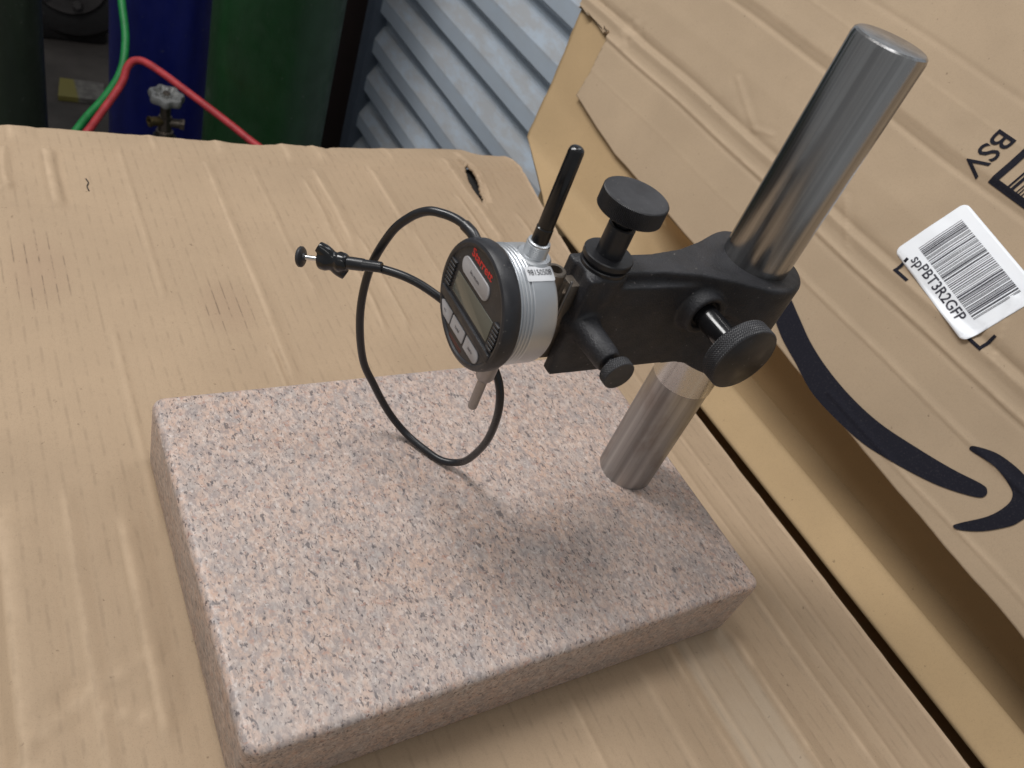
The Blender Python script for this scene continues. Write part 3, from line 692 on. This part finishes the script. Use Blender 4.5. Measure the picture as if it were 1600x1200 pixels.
# post clamp knob and small lock knob, axes towards the front
ck = mk('clamp_knob', knurl((230, 0, 151.5), (0, 1, 0), 18.8, 48, 57, 92, .55, True, .9), M_KNOB, stand, 30)
mk('shank', lathe((230, 56.5, 151.5), (0, 1, 0), [(0, 0), (0, 6.4), (26, 6.4), (26, 0)], 40), M_GLOSS, ck)
mk('cap_disc', lathe((230, 47.9, 151.5), (0, 1, 0), [(0, 0), (0, 17.4), (.3, 17.8), (.6, 17.4), (.6, 0)], 72), M_BLACK, ck)
lk = mk('lock_knob', knurl((161, 0, 143), (0, 1, 0), 8.0, 55.2, 60.4, 44, .4, True, .6), M_KNOB, stand, 30)
mk('shank', lathe((161, 60, 143), (0, 1, 0), [(0, 0), (0, 3.2), (8, 3.2), (8, 0)], 24), M_BLACK, lk)

# ================================================================== digital indicator
CY, CZ, SX = 98.5, 152.0, 123.8
ind = thing('digital_indicator', (SX, CY, 83.6), 'round silver digital indicator with black face held at the arm end', 'indicator')
O = (0, CY, CZ); DX = (1, 0, 0)
mk('bezel', lathe(O, DX, [(101.4, 0), (101.4, 25.6), (100.7, 26.2), (100.5, 27.2), (101.0, 28.4), (102.2, 29.1), (104, 29.3), (107.8, 29.2), (109, 28.6), (109.2, 26), (109.2, 0)], 128), M_BEZ, ind, 30)
bp_ = [(109, 0), (109, 27)]
for i in range(4): x0 = 110.4+i*1.75; bp_ += [(x0, 27.0), (x0+.25, 26.4), (x0+.75, 26.4), (x0+1.0, 27.0), (x0+1.3, 27.25)]
bp_ += [(118, 27.1), (127.6, 27.1), (128.8, 26.6), (129.4, 25.6), (129.4, 0)]
mk('body', lathe(O, DX, bp_, 128), M_ALU, ind, 25)
def face(u, v, x): return (x, CY-u, CZ+v)
def plate(name, poly, x0, x1, mt, parent, bev=.25):
    """thin plate on the face: poly in (u, v), from x0 (back) to x1 (front)"""
    n = len(poly); c = Vector((sum(p[0] for p in poly)/n, sum(p[1] for p in poly)/n))
    ins = [tuple(Vector(p)+(c-Vector(p)).normalized()*bev) for p in poly]
    V = [face(*p, x0) for p in poly]+[face(*p, x1+bev*.6) for p in poly]+[face(*p, x1) for p in ins]
    F = [tuple(range(n)), tuple(range(2*n, 3*n))]
    for a in (0, n): F += [(a+i, a+(i+1) % n, a+n+(i+1) % n, a+n+i) for i in range(n)]
    return mk(name, (V, F), mt, parent, 35)
def face_text(name, s, size, u, v, mt, parent, bold=0, width=None, x=101.3):
    g = text2d(s, size, bold); k = 1
    if width: k = width/(max(p[0] for p in g[0])-min(p[0] for p in g[0]))
    return mk(name, map2d(g, lambda a, b: face(u+a*k, v+b, x)), mt, parent, None)
FX = 101.45
plate('screen', rrect(-17.2, -4.6, 18.6, 6.0, .6), FX, 101.15, M_LCD, ind, .1)
o = plate('button', rrect(-16.2, 8.6, 9.6, 16.6, 3.9, 8), FX, 100.8, M_BTN, ind); face_text('lettering', 'in-mm', 2.6, -3.5, 12.6, M_INK2, o, .02, 8.5, 100.72)
o = plate('button', rrect(-22.4, -19.8, -10.6, -13, 3.2, 6, (2, 3)), FX, 100.8, M_BTN, ind); face_text('lettering', '+/-', 2.4, -16.5, -16.4, M_INK2, o, .02, None, 100.72)
o = plate('button', rrect(-9.5, -19.6, 3.5, -13, .5, 3), FX, 100.8, M_BTN, ind); face_text('lettering', 'hold', 2.4, -3, -16.3, M_INK2, o, .02, None, 100.72)
o = plate('button', rrect(5.0, -19.8, 18.0, -12.8, 3.2, 6, (1, 4)), FX, 100.8, M_BTN, ind); face_text('lettering', 'zero', 2.4, 11, -16.3, M_INK2, o, .02, None, 100.72)
face_text('lettering', 'Starrett', 5.6, -2.2, 20.6, M_RED, ind, .10, 19.5, 101.28)
plate('printed_strip', rrect(-8.5, -24.6, 4.5, -22.6, .4), FX, 101.3, M_DRED, ind, .05)
plate('rail', rrect(-25.2, -11.2, 25.2, -7.0, 1.0), FX, 100.1, M_BEZ, ind, .6)
for s_ in (-1, 1):
    for i in range(7):
        v = -5.2+i*2.05; w_ = math.sqrt(max(1, 25.3**2-v*v)); a = 19.6
        plate('grip_rib', rrect(*((-w_, v, -a, v+1.05) if s_ < 0 else (a+.4, v, w_, v+1.05)), .3, 2), FX, 100.4, M_BEZ, ind, .25)
stem = mk('stem', lathe((SX, CY, 130), (0, 0, -1), [(0, 0), (0, 6.4), (8.5, 6.2), (9.5, 5.0), (23.5, 4.7), (25.5, 3.7), (26, 2.6), (26, 0)], 40), M_PIN, ind)
mk('spindle', lathe((SX, CY, 106), (0, 0, -1), [(0, 0), (0, 2.45), (20.8, 2.45), (21.6, 2.3), (22.4, 1.5), (22.4, 0)], 32), M_PIN, stem)
fer = mk('ferrule', lathe((SX, CY, 176), (0, 0, 1), [(0, 0), (0, 8.2), (2.6, 8.0), (3.4, 7.2), (3.6, 5.4)]+[(3.8+i*.42, 5.3-.28*(i % 2)) for i in range(14)]+[(10.0, 5.0), (10.3, 4.2), (10.3, 0)], 48), M_ALU, ind, 20)
mk('cap', lathe((SX, CY, 185.5), (0, 0, 1), [(0, 0), (0, 3.9), (7.6, 3.75), (8.0, 3.3), (8.3, 3.3), (8.6, 3.55), (43.2, 3.3), (44.5, 3.0), (45.3, 2.2), (45.7, 1.0), (45.7, 0)], 40), M_GLOSS, fer, 30)
# serial sticker wrapped on the body
def wrap(x, arc, r): a = math.radians(23)+arc/27.1; return (x, CY-r*math.sin(a), CZ+r*math.cos(a))
g = refine(flat(rrect(114.6, -3.4, 128.6, 3.6, .9)), 1.2)
st = mk('serial_sticker', map2d(g, lambda a, b: wrap(a, -b, 27.42)), M_STICK, ind, 60); st['label'] = 'small silver serial number sticker'
g = text2d('98150508', 4.0, 0); k = 11.8/(max(p[0] for p in g[0])-min(p[0] for p in g[0]))
mk('lettering', map2d(refine(g, 1.5), lambda a, b: wrap(121.6+a*k, -(b*.95+.5), 27.62)), M_INK, st, None)
# back, lug and lifting lever
mk('back_cover', lathe(O, DX, [(129.2, 0), (129.2, 23.5), (131, 23), (131.6, 21), (131.6, 0)], 72), M_BRONZE, ind)
mk('lug', join(box((131, CY-3, 138), (146, CY+3, 166), 1.2), lathe((139, CY, 146), (0, 0, 1), [(0, 0), (0, 5.2), (24, 5.2), (24.6, 4.6), (24.6, 3.0), (14, 2.8), (14, 0)], 36)), M_BRONZE, ind)
mk('lifting_lever', join(box((110, CY-9, 122.4), (123, CY-3, 124.6), .8), box((109.6, CY-8, 122.6), (112, CY-4, 130), .6)), M_BLACK, ind)

# ================================================================== lifting cable
cab = thing('lifting_cable', (140, 130, 0), 'black looped lifting cable with plunger grip hanging from the indicator', 'cable')
RCAB = 2.2
P = [(113.5, 126.5, 165), (112.3, 133, 166.8), (110, 142, 166.2), (105.5, 149, 164.8), (101, 155, 161.8), (97, 162, 153.3), (92.7, 168, 139.7), (88.7, 172, 115), (89.7, 172, 85.3), (97, 170, 53.6), (107, 166.5, 34), (118, 160.5, 16), (128, 152, 5.2), (136, 140, 2.5), (143.5, 129, 2.6), (150.5, 121, 8.5), (151, 113, 24), (148, 104, 50), (142, 99.5, 79), (137.5, 105, 97), (129, 117, 109), (118, 133, 119), (108, 143.5, 123.5), (99, 152, 125), (90, 160, 124)]
HP = [Vector(p) for p in ((90, 160, 124), (81.5, 166.5, 122.2), (74.5, 170, 120.8))]
mk('cable', tube(P+[tuple(HP[1])], RCAB, 18, 10), M_RUB, cab, 60)
mk('end_sleeve', tube([(113.5, 125, 164.5), (112.6, 131, 166.6), (111.4, 137, 166.8)], 2.75, 18, 8), M_BLACK, cab, 50)
H0, H1 = Vector((76.5, 169, 121.3)), Vector((55.2, 187.2, 112.4)); hd = (H1-H0).normalized()
mk('strain_relief', lathe(H0-hd*16, hd, [(0, 0), (0, 2.4), (.6, 2.75), (9, 2.8), (9.4, 3.1), (10, 3.15), (16, 3.3), (17.6, 3.2), (18, 0)], 32), M_RUB, cab, 40)
# grip: bulged barrel with two finger wings set slantwise
e1, e2, _ = frame(hd)
upv = (Vector((0, 0, 1))-hd*hd.z).normalized()
g0 = H0+hd*1.5
barrel = lathe(g0, hd, [(0, 0), (0, 3.4), (1.5, 4.6), (4.5, 5.2), (6.5, 4.2), (8.5, 4.4), (11.5, 5.4), (14.5, 5.0), (15.5, 4.0), (15.5, 0)], 32)
wing = tube([g0+hd*2.0-upv*7.0, g0+hd*5.6-upv*4.2, g0+hd*8.0, g0+hd*11.2+upv*4.6, g0+hd*15.0+upv*7.2], lambda t: 4.2-1.3*abs(t-.5)*2, 16, 6)
fused('grip', join(barrel, wing), M_GLOSS, cab, .45, 8)
pl = mk('plunger', lathe(g0+hd*14, hd, [(0, 0), (0, 1.25), (10.2, 1.25), (10.2, 0)], 20), M_CHROME, cab)
mk('plunger_button', lathe(g0+hd*22.6, hd, [(0, 0), (0, 1.9), (.8, 2.2), (1.2, 4.6), (1.8, 5.2), (2.8, 5.2), (3.4, 4.7), (3.7, 3.0), (3.8, 0)], 40), M_KNOB, pl, 40)
